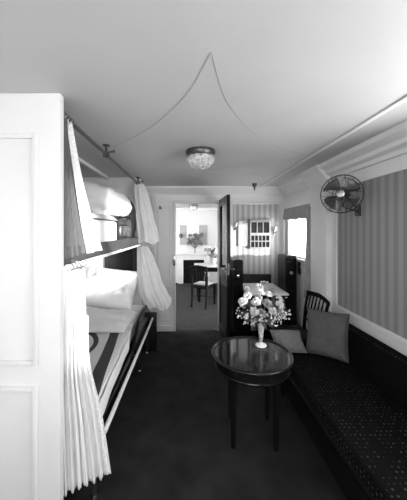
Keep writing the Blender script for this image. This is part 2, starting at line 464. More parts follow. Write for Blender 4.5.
m.box(Td + .0005, Td + .004, -Wd + .02, -Wd + .06, .93, 1.12, .001); m.tube([(Td + .004, -Wd + .04, 1.05), (Td + .045, -Wd + .04, 1.05)], .008).ball((Td + .05, -Wd + .04, 1.05), .016)
m.xf(Matrix.Translation(o0)); m.build('door_handle', M['brass'], dr)
m = MB().box(.008, Td - .008, -Wd - .0025, -Wd - .0005, .98, 1.13); m.xf(Matrix.Translation(o0)); m.build('lock_plate', M['brass'], dr)
dr.rotation_euler = (0, 0, math.radians(2.6))

# latch on the white panelling
t = thing('door_latch', (-.262, YB - .022, 1.1), 'small metal latch knob on the white casing left of the doorway', 'latch')
m = MB().box(-.263, -.23, YB - .028, YB - .0221, 1.03, 1.17, .001).tube([(-.255, YB - .028, 1.1), (-.255, YB - .06, 1.1)], .008).ball((-.255, YB - .068, 1.1), .02)
m.build('latch_plate', M['brass'], t)

# ------------------------------------------------------------------ ceiling fittings
def ceiling_light(x, y, label, r=.122, group=None):
    t = thing('ceiling_light', (x, y, H - .001), label, 'ceiling lamp')
    MB().lathe([(0, -.001), (r, -.001), (r + .004, -.012), (r + .002, -.03), (r - .006, -.046), (r - .02, -.05), (r - .03, -.045), (0, -.04)], (x, y, H), 40).build('metal_rim', M['darkmetal'], t)
    k = r / .122
    MB().lathe([(.105 * k, -.047), (.113 * k, -.06), (.112 * k, -.085), (.100 * k, -.112), (.078 * k, -.135), (.045 * k, -.15), (.012 * k, -.155), (0, -.156)], (x, y, H), 48, flute=16, fa=.03).build('glass_bowl', M['bowl'], t)
    for a in range(3):
        q = a * 2 * PI / 3 + .5; MB().ball((x + (r + .002) * math.cos(q), y + (r + .002) * math.sin(q), H - .06), .011, 10).build('clamp_screw', M['brass'], t)
    return t
ceiling_light(.09, 2.2, 'round cut-glass ceiling lamp with dark metal rim, on the cabin ceiling')
ceiling_light(.10, 6.9, 'small far ceiling lamp seen through the doorway')
t = thing('ceiling_fitting', (.93, 3.75, H), 'small dark cone-shaped fitting on the ceiling above the dining nook', 'ceiling fitting')
MB().lathe([(0, 0), (.035, -.001), (.035, -.012), (.03, -.03), (.012, -.06), (.012, -.085), (0, -.085)], (.93, 3.75, H), 20).build('socket', M['darkmetal'], t)
MB().ball((.93, 3.75, H - .096), .014, 12).build('tip', M['chrome'], t)

# ------------------------------------------------------------------ cloth helpers
def drape(name, left, right, folds, amp, fdir, m, parent=None, nu=60, nv=40, thick=.003, phase=0.0, wob=.3, grow=0.0):
    fd = V(fdir).normalized()
    def f(u, v):
        a = curve_at(left, v); b = curve_at(right, v)
        uu = u + .012 * math.sin(3.1 * v + 9 * u)
        w = amp * (1 + grow * v) * (math.sin(2 * PI * folds * uu + phase + wob * math.sin(4 * v)) + .35 * math.sin(2 * PI * folds * 2.3 * uu + 1.3 + v))
        return lerp(a, b, u) + fd * w
    return MB().grid(f, nu, nv).build(name, m, parent, thick=thick, ang=180)

def bundle(name, path, rx, ry, flutes, fa, m, parent=None, nu=72, nv=36, twist=.6):
    def f(u, v):
        c = curve_at(path, v); k = len(rx) - 1
        x = v * k; i = min(int(x), k - 1); q = x - i; q = q * q * (3 - 2 * q)
        a = lerp(rx[i], rx[i + 1], q); b = lerp(ry[i], ry[i + 1], q)
        th = 2 * PI * u
        w = 1 + fa * math.sin(flutes * th + twist * v * 3) + fa * .5 * math.sin((flutes * 2 + 1) * th - v * 5)
        return c + V((a * w * math.cos(th), b * w * math.sin(th), .02 * math.sin(3 * th + 1) * v))
    return MB().grid(f, nu, nv, closed_u=True).build(name, m, parent, thick=.004, ang=180)

def pillow_mb(w, h, t, seed=0, wr=.012, ex=4.5):
    m = MB()
    def side(sg):
        def f(u, v):
            x, y = u * 2 - 1, v * 2 - 1
            e = max(0, (1 - abs(x) ** ex)) ** .5 * max(0, (1 - abs(y) ** ex)) ** .5
            cx = x * (1 - .06 * (1 - abs(y)) * 0 - .07 * (1 - y * y) * abs(x)); cy = y * (1 - .07 * (1 - x * x) * abs(y))
            n = mnoise.noise(V((x * 2.2 + seed, y * 2.2, sg * 3.0))) * wr + mnoise.noise(V((x * 5 + seed, y * 5 + 4, sg))) * wr * .5
            return (cx * w / 2, cy * h / 2, sg * (t / 2 * e + n * e))
        return f
    m.grid(side(1), 33, 33); m.grid(side(-1), 33, 33)
    bmesh.ops.remove_doubles(m.bm, verts=m.bm.verts[:], dist=.0004)
    return m

def rot(rx=0, ry=0, rz=0):
    return Matrix.Rotation(math.radians(rz), 4, 'Z') @ Matrix.Rotation(math.radians(ry), 4, 'Y') @ Matrix.Rotation(math.radians(rx), 4, 'X')

def pillow(name, loc, R, w, h, t, m, label, cat, seed=0, wr=.012, piping=None, ex=4.5):
    root = thing(name, loc, label, cat)
    pm = pillow_mb(w, h, t, seed, wr, ex); pm.xf(Matrix.Translation(V(loc)) @ R); pm.build('cover', m, root, ang=180)
    if piping:
        pts = []
        for k in range(64):
            a = k / 64 * 4; i = int(a); q = a - i
            x, y = [(-1 + 2 * q, -1), (1, -1 + 2 * q), (1 - 2 * q, 1), (-1, 1 - 2 * q)][i]
            pts.append(((x * (1 - .07 * (1 - y * y) * abs(x))) * w / 2, (y * (1 - .07 * (1 - x * x) * abs(y))) * h / 2, 0))
        q = MB().tube(pts, .005, 6, closed=True); q.xf(Matrix.Translation(V(loc)) @ R); q.build('piping', piping, root)
    return root

# ------------------------------------------------------------------ berths
# curtain rod under the ceiling
t = thing('curtain_rod', (-.66, 2.35, 2.175), 'long dark curtain rod under the ceiling along the upper berth', 'curtain rod')
MB().tube([(-.66, 1.32, 2.175), (-.66, 3.42, 2.175)], .013, 12).build('rod', M['darkmetal'], t)
for y in (2.05, 3.30):
    m = MB().lathe([(0, 0), (.028, -.001), (.028, -.008), (.01, -.014), (.01, -.06), (0, -.06)], (-.66, y, H), 16)
    m.tube([(-.66 + .022 * math.cos(a * PI / 8), y, 2.175 + .022 * math.sin(a * PI / 8)) for a in range(16)], .006, 6, closed=True)
    m.tube([(-.66, y, 2.19), (-.60, y, 2.20)], .006, 6).ball((-.60, y, 2.20), .012, 8)
    m.build('rod_bracket', M['darkmetal'], t)

# upper berth
t = thing('upper_berth', (-1.03, 2.37, 1.40), 'upper berth shelf with grey front board and white tube rail', 'berth')
MB().box(-1.44, -.665, 1.315, 3.425, 1.40, 1.43, .004).build('bottom_board', M['panelgrey'], t)
MB().box(-.665, -.645, 1.315, 3.425, 1.392, 1.49, .004).build('front_board', M['boarddark'], t)
m = MB().tube([(-.628, 1.325, 1.392), (-.628, 3.36, 1.392)], .012, 12)
m.build('tube_rail', M['metalwhite'], t)
for y in (1.45, 2.35, 3.3): MB().box(-.645, -.622, y - .012, y + .012, 1.378, 1.41, .003).build('rail_bracket', M['chrome'], t)

# upper bedding
t = thing('mattress', (-1.03, 1.9, 1.435), 'white sheeted mattress end on the upper berth', 'mattress')
MB().box(-1.42, -.69, 1.34, 2.47, 1.435, 1.66, .035, 4).build('sheeted_body', M['sheet'], t)
m = MB().tube([(-1.40, 1.37, 1.645), (-.70, 1.37, 1.645), (-.70, 2.45, 1.645), (-1.40, 2.45, 1.645)], .006, 6, closed=True)
m.build('piping', M['white'], t)
t = MB()
def fold_f(k):
    def f(u, v):
        x = lerp(-1.40, -.68, u); y = lerp(1.36, 2.46, v)
        e = min(1, min(u, 1 - u) * 18) ** .5 * min(1, min(v, 1 - v) * 18) ** .5
        return (x, y + .008 * math.sin(9 * x + k), 1.668 + k * .042 * e + .004 * mnoise.noise(V((x * 9, y * 9, k))))
    return f
t.grid(fold_f(1), 30, 40).grid(fold_f(.02), 30, 40)
bmesh.ops.remove_doubles(t.bm, verts=t.bm.verts[:], dist=.0008)
tag(t.build('folded_blanket', M['foldgrey'], ang=60), 'pale grey blanket folded flat on the upper berth under the pillow', 'blanket')
pillow('pillow', (-.985, 2.56, 1.855), rot(0, 3, 2), .66, .98, .26, M['white'], 'big white pillow on the upper berth', 'pillow', 3, .045, ex=9)

# barrel-shaped bag and dark bundle behind it
t = thing('travel_bag', (-.76, 2.90, 1.432), 'glossy barrel-shaped leather bag at the head end of the upper berth', 'bag')
m = MB().lathe([(0, 0), (.085, .002), (.098, .02), (.108, .09), (.110, .14), (.104, .22), (.092, .262), (.07, .275), (0, .276)], (-.755, 2.92, 1.432), 36, sx=.8, sy=1.85)
m.build('bag_body', M['bag'], t)
m = MB()
for z in (.075, .20):
    m.tube([(-.755 + .1115 * .8 * math.cos(a * PI / 20), 2.92 + .1115 * 1.85 * math.sin(a * PI / 20), 1.432 + z) for a in range(40)], .006, 6, closed=True)
m.build('bag_strap', M['brass'], t)
MB().tube([(-.69, 2.92 + .07 * math.cos(a * PI / 12), 1.69 + .05 * math.sin(a * PI / 12)) for a in range(13)], .008, 8).build('bag_handle', M['leather'], t)
m = MB()
def bun(u, v):
    th = 2 * PI * u; ph = PI * v
    r = 1 + .18 * mnoise.noise(V((math.cos(th) * 1.4, math.sin(th) * 1.4, ph * 1.5)))
    return (-.775 + .11 * r * math.sin(ph) * math.cos(th), 3.25 + .10 * r * math.sin(ph) * math.sin(th), max(1.432, 1.69 + .27 * r * math.cos(ph) * (1 - .3 * math.sin(th) * math.sin(ph))))
m.grid(bun, 32, 20, closed_u=True)
tag(m.build('dark_bundle', M['blackcloth'], ang=180), 'black cloth bundle standing between the leather bag and the far curtain', 'bundle')

# lower berth
t = thing('lower_berth', (-1.0, 2.37, 0), 'lower berth with dark leather front and white tube rail', 'berth')
MB().box(-1.43, -.60, 1.47, 3.41, .16, .44, .01).build('base', M['leather'], t)
side = [(1.47, .30), (3.40, .30), (3.40, .645), (3.30, .665), (2.75, .635), (2.62, .60), (2.45, .44), (1.47, .44)]
MB().prism(side, 'x', -.545, -.525).build('side_panel', M['darkwood'], t)
m = MB().tube([(-.487, 1.48, .43), (-.487, 3.38, .43)], .0135, 12)
m.build('tube_rail', M['metalwhite'], t)
MB().box(-.70, -.435, 3.385, 3.425, .002, .50, .005).build('end_post', M['leather'], t)
for y in (1.55, 2.4, 3.3): MB().box(-.525, -.478, y - .01, y + .01, .415, .425, .002).build('rail_bracket', M['blackmetal'], t)
for (x, y) in ((-.56, 1.52), (-.56, 2.90), (-.55, 3.33), (-1.36, 1.52), (-1.36, 3.33)):
    q = MB().tube([(x, y, .03), (x, y, .30)], .014, 10).build('leg', M['blackmetal'], t)
    MB().lathe([(0, 0.002), (.022, .002), (.026, .012), (.02, .03), (0, .032)], (x, y, 0), 14).build('caster', M['chrome'], q)

def mat_edge(y): return lerp(-.535, -.60, (y - 1.34) / 1.3) if y < 2.64 else -.60
m = MB()
def mtop(u, v):
    # cross-section of the mattress, u runs round it
    y = lerp(1.475, 3.40, v); e = mat_edge(y); x0 = -1.42
    e = min(e, -.548) if y > 2.4 else e
    sec = [(x0, .445), (x0, .58), (x0 + .03, .60), (e - .05, .60), (e - .015, .59), (e, .57), (e, .52), (e + .003, .452)]
    k = len(sec) - 1; s = u * k; i = min(int(s), k - 1); q = s - i
    return (lerp(sec[i][0], sec[i + 1][0], q), y, lerp(sec[i][1], sec[i + 1][1], q))
t = thing('mattress', (-1.0, 2.37, .445), 'white sheeted mattress of the lower berth, sheet hanging over its front edge', 'mattress')
for i in range(1):
    mm = MB().grid(lambda u, v: mtop(u, v), 43, 30); mm.build('sheeted_body', M['sheet'], t, ang=60)
# overhanging sheet edge along the front
mm = MB().grid(lambda u, v: (mat_edge(lerp(1.48, 2.46, u)) + .014 + .003 * math.sin(14 * u), lerp(1.48, 2.46, u), lerp(.575, .458 - .006 * math.sin(9 * u), v)), 60, 8)
mm.build('sheet_overhang', M['sheet'], t, thick=.003, ang=180)

m = MB()
def bl(u, v):
    y = lerp(1.50, 2.62, v); e = mat_edge(y) + .004
    x = lerp(-1.40, e, u)
    z = .612 + .010 * mnoise.noise(V((x * 5, y * 5, 1))) + .006 * math.sin(y * 9 + x * 3)
    d = (u - .95) / .05
    if d > 0: z -= .02 * d * d
    return (x, y, z)
m.grid(bl, 60, 60)
tag(m.build('patterned_blanket', M['blanket'], thick=.008, ang=180), 'blanket with a dark stripe and dark oval line, spread on the lower berth', 'blanket')
m = MB()
def qf(k):
    def f(u, v):
        x = lerp(-1.38, -.60, u); y = lerp(2.40, 2.96, v)
        e = min(1, min(u, 1 - u) * 9) ** .5 * min(1, min(v, 1 - v) * 5) ** .5
        n = .05 * mnoise.noise(V((x * 5, y * 8, 2))) + .022 * math.sin(16 * y + 5 * x + 2 * math.sin(6 * x))
        lump = .09 * math.exp(-((x + 1.0) / .13) ** 2 - ((y - 2.62) / .12) ** 2)
        return (x + .02 * mnoise.noise(V((y * 6, 1, 1))), y + .02 * mnoise.noise(V((x * 6, 2, 2))), .632 + k * e * (.075 + n + lump))
    return f
m.grid(qf(1), 60, 50).grid(qf(.0), 60, 50)
bmesh.ops.remove_doubles(m.bm, verts=m.bm.verts[:], dist=.0008)
tag(m.build('folded_quilt', M['quilt'], ang=180), 'pale rumpled quilt folded across the lower berth in front of its pillow', 'quilt')
pillow('pillow', (-.99, 3.20, .865), rot(0, 7, -3) @ rot(58, 0, 0), .68, .52, .25, M['white'], 'big white pillow propped at the head of the lower berth', 'pillow', 8, .05)
# dark framed panel on the head wall
t = thing('head_panel', (-.93, 3.43, 1.02), 'dark panel with black frame on the wall behind the lower pillow', 'panel')
m = MB().box(-1.12, -.70, 3.405, 3.428, 1.00, 1.04).box(-1.12, -.70, 3.405, 3.428, 1.34, 1.38).box(-1.12, -1.07, 3.405, 3.428, 1.04, 1.34).box(-.75, -.70, 3.405, 3.428, 1.04, 1.34)
m.build('frame', M['blackmetal'], t)
MB().box(-1.07, -.75, 3.415, 3.428, 1.04, 1.34).build('inset', M['paneldark'], t)

# berth curtains
t = thing('berth_curtain', (-.66, 1.5, 2.15), 'near upper berth curtain, grey drape with a broad white lace-edged border', 'curtain')
drape('drape', [(-.66, 1.325, 2.16), (-.66, 1.325, 1.9), (-.66, 1.325, 1.65), (-.66, 1.33, 1.425)],
      [(-.66, 1.40, 2.16), (-.655, 1.45, 1.9), (-.65, 1.54, 1.65), (-.645, 1.62, 1.44)], 4, .010, (1, 0, 0), M['greydrape'], t, grow=.5)
drape('border', [(-.66, 1.375, 2.165), (-.645, 1.42, 1.9), (-.64, 1.50, 1.65), (-.635, 1.60, 1.435)],
      [(-.655, 1.42, 2.165), (-.645, 1.53, 1.9), (-.635, 1.67, 1.66), (-.622, 1.83, 1.44)], 1.5, .009, (1, .2, 0), M['lace'], t, grow=.4)
for y in (1.34, 1.37, 1.40, 1.43):
    MB().tube([(-.66 + .021 * math.cos(a * PI / 7), y, 2.172 + .021 * math.sin(a * PI / 7)) for a in range(14)], .0025, 6, closed=True).build('ring', M['brass'], t)

t = thing('berth_curtain', (-.6, 1.45, 1.36), 'near lower berth curtain, plain white cloth hanging from the tube rail', 'curtain')
drape('cloth', [(-.64, 1.335, 1.35), (-.66, 1.335, 1.1), (-.66, 1.335, .8), (-.66, 1.335, .55), (-.655, 1.335, .22)],
      [(-.620, 1.53, 1.355), (-.585, 1.46, 1.1), (-.57, 1.44, .85), (-.515, 1.44, .55), (-.47, 1.44, .22)], 6, .010, (.6, -1, 0), M['cream'], t, nu=90, nv=50, grow=.6)
drape('border', [(-.585, 1.46, 1.1), (-.57, 1.445, .85), (-.515, 1.445, .55), (-.47, 1.445, .22)],
      [(-.575, 1.47, 1.1), (-.558, 1.45, .85), (-.490, 1.45, .55), (-.440, 1.45, .22)], 1, .003, (.3, -1, 0), M['lace'], t, nu=14)
for y in (1.36, 1.40, 1.44, 1.48, 1.53):
    MB().tube([(-.628 + .02 * math.cos(a * PI / 7), y, 1.385 + .02 * math.sin(a * PI / 7)) for a in range(14)], .0025, 6, closed=True).build('ring', M['brass'], t)

t = thing('berth_curtain', (-.62, 3.3, 2.15), 'far upper berth curtain, white cloth gathered at the end of the rod', 'curtain')
bundle('cloth', [(-.655, 3.33, 2.17), (-.625, 3.30, 2.0), (-.575, 3.28, 1.75), (-.54, 3.28, 1.55), (-.535, 3.28, 1.42)], [.055, .085, .10, .115, .12], [.03, .05, .06, .06, .06], 7, .14, M['cream'], t)
for y in (3.30, 3.34, 3.38):
    MB().tube([(-.66 + .021 * math.cos(a * PI / 7), y, 2.172 + .021 * math.sin(a * PI / 7)) for a in range(14)], .0025, 6, closed=True).build('ring', M['brass'], t)
t = thing('berth_curtain', (-.58, 3.3, 1.37), 'far lower berth curtain, white cloth bunched and swelling beside the pillow', 'curtain')
bundle('cloth', [(-.60, 3.29, 1.375), (-.56, 3.27, 1.2), (-.51, 3.25, 1.0), (-.46, 3.24, .8), (-.425, 3.24, .71), (-.40, 3.24, .61)], [.05, .085, .115, .14, .145, .12], [.03, .05, .065, .08, .08, .06], 6, .22, M['cream'], t, twist=.9)
for y in (3.26, 3.31):
    MB().tube([(-.628 + .02 * math.cos(a * PI / 7), y, 1.385 + .02 * math.sin(a * PI / 7)) for a in range(14)], .0025, 6, closed=True).build('ring', M['brass'], t)
t = thing('wall_hook', (-.46, YB - .01, 1.92), 'small dark hook high on the white panelling beside the far curtain', 'hook')
MB().lathe([(0, 0), (.02, .001), (.02, .008), (0, .01)], (0, 0, 0), 12).tube([(0, 0, .008), (0, 0, .05), (0, .015, .065)], .007, 8).ball((0, .02, .068), .013, 8).xf(Matrix.Translation(V((-.505 + .045, YB - .012, 1.92))) @ rot(90, 0, 0)).build('hook_body', M['darkmetal'], t)

# ------------------------------------------------------------------ round table, vase and bouquet
tx, ty, tz = .48, 2.03, .62
t = thing('round_table', (tx, ty, 0), 'low round black polished table with a raised rim, in front of the settee', 'table')
R = .297
MB().lathe([(0, tz - .022), (R - .01, tz - .022), (R - .006, tz - .012), (R - .01, tz), (0, tz)], (tx, ty, 0), 72).build('tabletop', M['tablewood'], t)
MB().tube([(tx + R * math.cos(a * PI / 48), ty + R * math.sin(a * PI / 48), tz - .004) for a in range(96)], .0145, 12, closed=True).build('rim', M['darkwood'], t)
MB().lathe([(R - .035, tz - .022), (R - .022, tz - .03), (R - .02, tz - .10), (R - .03, tz - .108), (R - .06, tz - .108), (R - .06, tz - .022)], (tx, ty, 0), 72).build('apron', M['darkwood'], t)
MB().tube([(tx + (R - .018) * math.cos(a * PI / 48), ty + (R - .018) * math.sin(a * PI / 48), tz - .085) for a in range(96)], .007, 8, closed=True).build('apron_bead', M['darkwood'], t)
for a in (40, 130, 220, 310):
    q = math.radians(a); cx, cy = tx + .215 * math.cos(q), ty + .215 * math.sin(q)
    m = MB().lathe([(0, 0), (.016, .001), (.018, .03), (.02, .2), (.026, .42), (.030, tz - .109), (0, tz - .109)], (cx, cy, 0), 16)
    m.build('leg', M['darkwood'], t)

vx, vy = .587, 2.15
t = thing('vase', (vx, vy, tz + .001), 'slender trumpet vase with a pale round foot, holding the bouquet on the round table', 'vase')
MB().lathe([(0, .001), (.042, .001), (.046, .008), (.040, .016), (.018, .024), (.011, .034), (0, .036)], (vx, vy, tz), 32).build('foot', M['white'], t)['label'] = 'pale round foot'
MB().lathe([(0, .036), (.010, .036), (.012, .05), (.018, .09), (.025, .15), (.033, .205), (.041, .228), (.038, .228), (.030, .205), (.022, .15), (.015, .09), (0, .055)], (vx, vy, tz), 32).build('bowl', M['vaseglass'], t)

def carnation_mb(r, seed):
    rnd = random.Random(seed); m = MB()
    for k in range(22):
        az = k * 2.399; el = 1.75 * math.sqrt((k + .5) / 22) + .05
        d = V((math.sin(el) * math.cos(az), math.sin(el) * math.sin(az), math.cos(el)))
        a = d.orthogonal().normalized(); a.rotate(Matrix.Rotation(rnd.uniform(0, 3), 3, d)); b = d.cross(a)
        L = r * rnd.uniform(.85, 1.3); w = r * rnd.uniform(.36, .52)
        def f(u, v, a=a, b=b, d=d, L=L, w=w, k=k):
            s = (u - .5) * 2
            wid = w * (.15 + .85 * v ** .7)
            return d * (L * v - .25 * L * v * v * s * s) + a * (s * wid) + b * (.26 * r * math.sin(s * 5 + k) * v + .2 * r * v * v)
        m.grid(f, 7, 5)
    return m
def align(d): return V(d).to_track_quat('Z', 'Y').to_matrix().to_4x4()
mouth = V((vx, vy, tz + .215))
CAM = V((0, 0, 1.58))
# positions of the large blossoms round the vase (x, y, z, radius, material)
blooms = [(-.158, -.05, .165, .034, 0), (-.118, -.03, .205, .031, 0), (-.055, -.06, .165, .035, 0), (-.01, .0, .225, .032, 0), (-.075, -.08, .095, .036, 0),
          (.03, -.07, .155, .035, 1), (.06, .0, .21, .029, 0), (.135, -.04, .135, .033, 0), (-.11, .04, .245, .026, 1), (.0, .06, .26, .028, 0),
          (-.02, -.09, .085, .033, 1), (-.03, -.03, .185, .030, 1), (.105, .05, .225, .025, 1), (.065, -.08, .10, .031, 0), (.12, -.05, .085, .027, 1), (.15, .0, .18, .024, 0)]
for i, (dx, dy, dz, r, k) in enumerate(blooms):
    p = mouth + V((dx, dy, dz))
    lab = 'large white ruffled carnation in the trumpet vase bouquet' if k == 0 else 'large grey ruffled carnation in the trumpet vase bouquet'
    root = thing('carnation', p, lab, 'flower', 'white carnations in the trumpet vase' if k == 0 else 'grey carnations in the trumpet vase')
    d = (p - mouth + V((0, -.06, .02))).normalized()
    cm = carnation_mb(r, 11 + i); cm.xf(Matrix.Translation(p) @ align(d)); cm.build('blossom', M['petal'] if k == 0 else M['petalgrey'], root, thick=.0012, ang=180)
    low = mouth + V((dx * .10, dy * .10, -.10))
    pts = [curve_at([low, mouth + V((dx * .14, dy * .14, 0)), lerp(mouth, p, .55) + V((0, 0, .015)), p], q / 10) for q in range(11)]
    MB().tube(pts, .0022, 6).build('stem', M['stem'], root)
sprays = [(-.175, -.07, .065), (-.15, -.02, .01), (-.11, -.09, .03), (.06, -.10, .045), (.115, -.08, .02), (.16, -.05, .05), (.20, -.02, .07), (.16, .03, .01), (-.06, -.10, .035), (.19, .03, .13), (.02, .03, .27), (-.17, .02, .12)]
for i, (dx, dy, dz) in enumerate(sprays):
    p = mouth + V((dx, dy, dz)); rnd = random.Random(40 + i)
    root = thing('flower_spray', p, 'airy sprig of tiny white flowers at the base of the trumpet vase bouquet', 'flower', 'sprigs of tiny flowers in the trumpet vase')
    low = mouth + V((dx * .08, dy * .08, -.08))
    st = MB(); main = [low, mouth + V((dx * .15, dy * .15, .012)), lerp(mouth, p, .6) + V((0, 0, .04)), p]
    st.tube([curve_at(main, q / 10) for q in range(11)], .0016, 6)
    bm_ = MB()
    for k in range(16):
        b0 = curve_at(main, rnd.uniform(.55, .95)); b1 = p + V((rnd.uniform(-.05, .05), rnd.uniform(-.04, .04), rnd.uniform(-.035, .05)))
        st.tube([b0, lerp(b0, b1, .5) + V((0, 0, .006)), b1], .0009, 5)
        rr = rnd.uniform(.0035, .0068)
        for c in range(5):
            a = c * 2 * PI / 5
            bm_.ball(b1 + V((math.cos(a) * rr * .75, -.2 * rr, math.sin(a) * rr * .75)), rr * .6, 6, (1, .6, 1))
    st.build('stem', M['stem'], root); bm_.build('blossoms', M['petal'], root, ang=180)
m = MB(); rnd = random.Random(5)
for k in range(26):
    az = rnd.uniform(0, 2 * PI); L = rnd.uniform(.08, .17); d = V((math.cos(az), math.sin(az) * .8, rnd.uniform(.2, 1.0))).normalized()
    a = d.cross(V((0, 0, 1))).normalized(); w = rnd.uniform(.008, .014)
    m.grid(lambda u, v, d=d, a=a, L=L, w=w: mouth + V((0, 0, -.012)) + d * (.012 + L * v) + a * ((u - .5) * 2 * w * math.sin(PI * min(.98, v + .05))) - V((0, 0, .05 * v * v)), 3, 8)
tag(m.build('bouquet_leaves', M['stem'], thick=.0008, ang=180), 'dark leafy greenery filling the trumpet vase bouquet', 'leaves', kind='stuff')

# ------------------------------------------------------------------ settee, cushions, spindle chair
t = thing('settee', (1.13, 1.6, 0), 'dark settee in dotted upholstery along the right wall', 'settee')
MB().box(.84, 1.378, .62, 2.58, .30, .44, .03, 4).build('seat', M['sofa'], t)
MB().box(1.382, 1.458, .62, 2.58, .25, .74, .03, 4).build('backrest', M['sofa'], t)
MB().box(.86, 1.44, .66, 2.52, .10, .30, .008).build('base', M['darkwood'], t)
m = MB().tube([(.838, .64, .345), (.838, 2.54, .345)], .006, 8); m.build('front_piping', M['darkwood'], t)
for (x, y) in ((.89, .70), (.89, 2.48), (1.40, .70), (1.40, 2.48)):
    MB().lathe([(0, 0.001), (.016, .001), (.022, .05), (.026, .10), (0, .10)], (x, y, 0), 12).build('leg', M['darkwood'], t)
pillow('cushion', (1.238, 2.35, .642), rot(0, 0, -36) @ rot(78, 0, 0), .34, .40, .12, M['cushion'], 'large square grey cushion leaning on the settee back', 'cushion', 5, .01, M['cushion'])
pillow('cushion', (.925, 2.46, .53), rot(32, 0, -4), .28, .23, .11, M['cushionlight'], 'smaller pale grey cushion lying at the far end of the settee', 'cushion', 9, .012, M['cushionlight'])

def chair_parts(t, loc, rz, wood, seatm, spindles=6, h=.86, w=.40, d=.42, bulbs=False, k_=1.0):
    """side chair facing local +Y, back at local y = -d/2"""
    Mx = Matrix.Translation(V(loc)) @ Matrix.Rotation(math.radians(rz), 4, 'Z')
    def B(mb, name, m): return mb.xf(Mx).build(name, m, t)
    sx = w / 2; sh = .445
    for s in (-1, 1):
        pts = [(s * (sx - .02), -d / 2 - .035, 0.001), (s * (sx - .02), -d / 2, .25), (s * (sx - .02), -d / 2, sh), (s * (sx - .01), -d / 2 - .02, .68), (s * (sx - .005), -d / 2 - .05, h - .02)]
        B(MB().tube([curve_at(pts, k / 16) for k in range(17)], [.013 * k_] * 4 + [.017 * k_] * 8 + [.014 * k_] * 5, 10), 'back_post', wood)
        pts = [(s * (sx - .005), d / 2 - .03, 0.001), (s * (sx - .005), d / 2 - .03, .2), (s * (sx - .005), d / 2 - .03, sh - .03)]
        B(MB().tube(pts, [.011 * k_, .016 * k_, .02 * k_], 10), 'leg', wood)
        B(MB().tube([(s * (sx - .012), -d / 2 - .01, .19), (s * (sx - .008), d / 2 - .03, .19)], .008, 8), 'side_stretcher', wood)
    B(MB().box(-sx, sx, -d / 2 - .01, d / 2, sh - .055, sh - .015, .006), 'seat_rail', wood)
    pm = pillow_mb(w - .01, d - .05, .06, 2, .002); pm.xf(Matrix.Translation(V((0, .015, sh + .012)))); B(pm, 'seat', seatm)
    tr = [(-sx - .01, -d / 2 - .05, h - .012), (-sx / 2, -d / 2 - .068, h), (0, -d / 2 - .075, h + .008), (sx / 2, -d / 2 - .068, h), (sx + .01, -d / 2 - .05, h - .012)]
    q = MB()
    q.grid(lambda u, v: curve_at(tr, u) + V((0, .012 * math.cos(2 * PI * v), .026 * math.sin(2 * PI * v))), 20, 13)
    B(q, 'top_rail', wood)
    B(MB().tube([(-sx + .01, -d / 2 - .005, .56), (sx - .01, -d / 2 - .005, .56)], .011, 8), 'lower_back_rail', wood)
    for k in range(spindles):
        x = lerp(-sx + .05, sx - .05, k / (spindles - 1))
        m = MB().tube([(x, -d / 2 - .007, .56), (x, -d / 2 - .03, .68), (x, -d / 2 - .066, h - .012)], [.007, .009, .007], 8)
        if bulbs: m.ball((x, -d / 2 - .03, .69), .017, 8)
        B(m, 'spindle', wood)
    B(MB().tube([(-sx + .012, 0, .19), (sx - .012, 0, .19)], .008, 8), 'cross_stretcher', wood)
t = thing('spindle_chair', (1.155, 2.80, 0), 'dark spindle-back chair standing against the pier by the window', 'chair')
chair_parts(t, (1.135, 2.83, 0), 90, M['chairwood'], M['leather'], 6, .855, .46, .40)

# ------------------------------------------------------------------ fan on the right wall
fx, fy, fz = 1.262, 2.17, 1.88
t = thing('wall_fan', (1.46, 2.17, 1.80), 'round wire-caged electric fan on a wall bracket', 'fan')
FM = Matrix.Translation(V((fx, fy, fz))) @ V((-.62, -.78, -.05)).to_track_quat('Z', 'Y').to_matrix().to_4x4()
r = .157
m = MB()
def ring(rr, z, n=48): return [(rr * math.cos(a * 2 * PI / n), rr * math.sin(a * 2 * PI / n), z) for a in range(n)]
m.tube(ring(r, 0), .0045, 8, closed=True); m.tube(ring(r * .35, .05), .0025, 6, closed=True); m.tube(ring(r * .35, -.06), .0025, 6, closed=True)
for k in range(14):
    a = 2 * PI * k / 14
    for sg, zz in ((1, .05), (-1, -.06)):
        pts = [(r * q * math.cos(a + .5 * (1 - q)), r * q * math.sin(a + .5 * (1 - q)), zz * (1 - q ** 3)) for q in (1, .85, .65, .35)]
        m.tube(pts, .0018, 5)
m.xf(FM).build('cage', M['blackmetal'], t)
for k in range(4):
    a = k * PI / 2 + .5
    def bf(u, v, a=a):
        rr = lerp(.03, .14, v); w = lerp(.25, .75, math.sin(min(1, v * 1.1) * PI / 2)); q = a + (u - .5) * 2 * w * .75 + .3 * v
        return (rr * math.cos(q), rr * math.sin(q), .022 * (u - .5) * 2)
    MB().grid(bf, 9, 9).xf(FM).build('blade', M['darkmetal'], t, thick=.002)
MB().lathe([(0, .045), (.03, .04), (.036, .02), (.034, .0)], (0, 0, 0), 20).xf(FM).build('hub', M['brass'], t)
MB().lathe([(0, -.15), (.03, -.145), (.048, -.12), (.05, -.07), (.042, -.05), (0, -.05)], (0, 0, 0), 24).xf(FM).build('motor', M['blackmetal'], t)
mp = FM @ V((0, 0, -.11))
m = MB().tube([mp, mp + V((.0, .0, -.10)), V((1.42, mp.y, fz - .13)), V((1.462, mp.y, fz - .13))], .009, 8)
m.box(1.449, 1.462, mp.y - .035, mp.y + .035, fz - .18, fz - .08, .003)
m.build('bracket', M['blackmetal'], t)

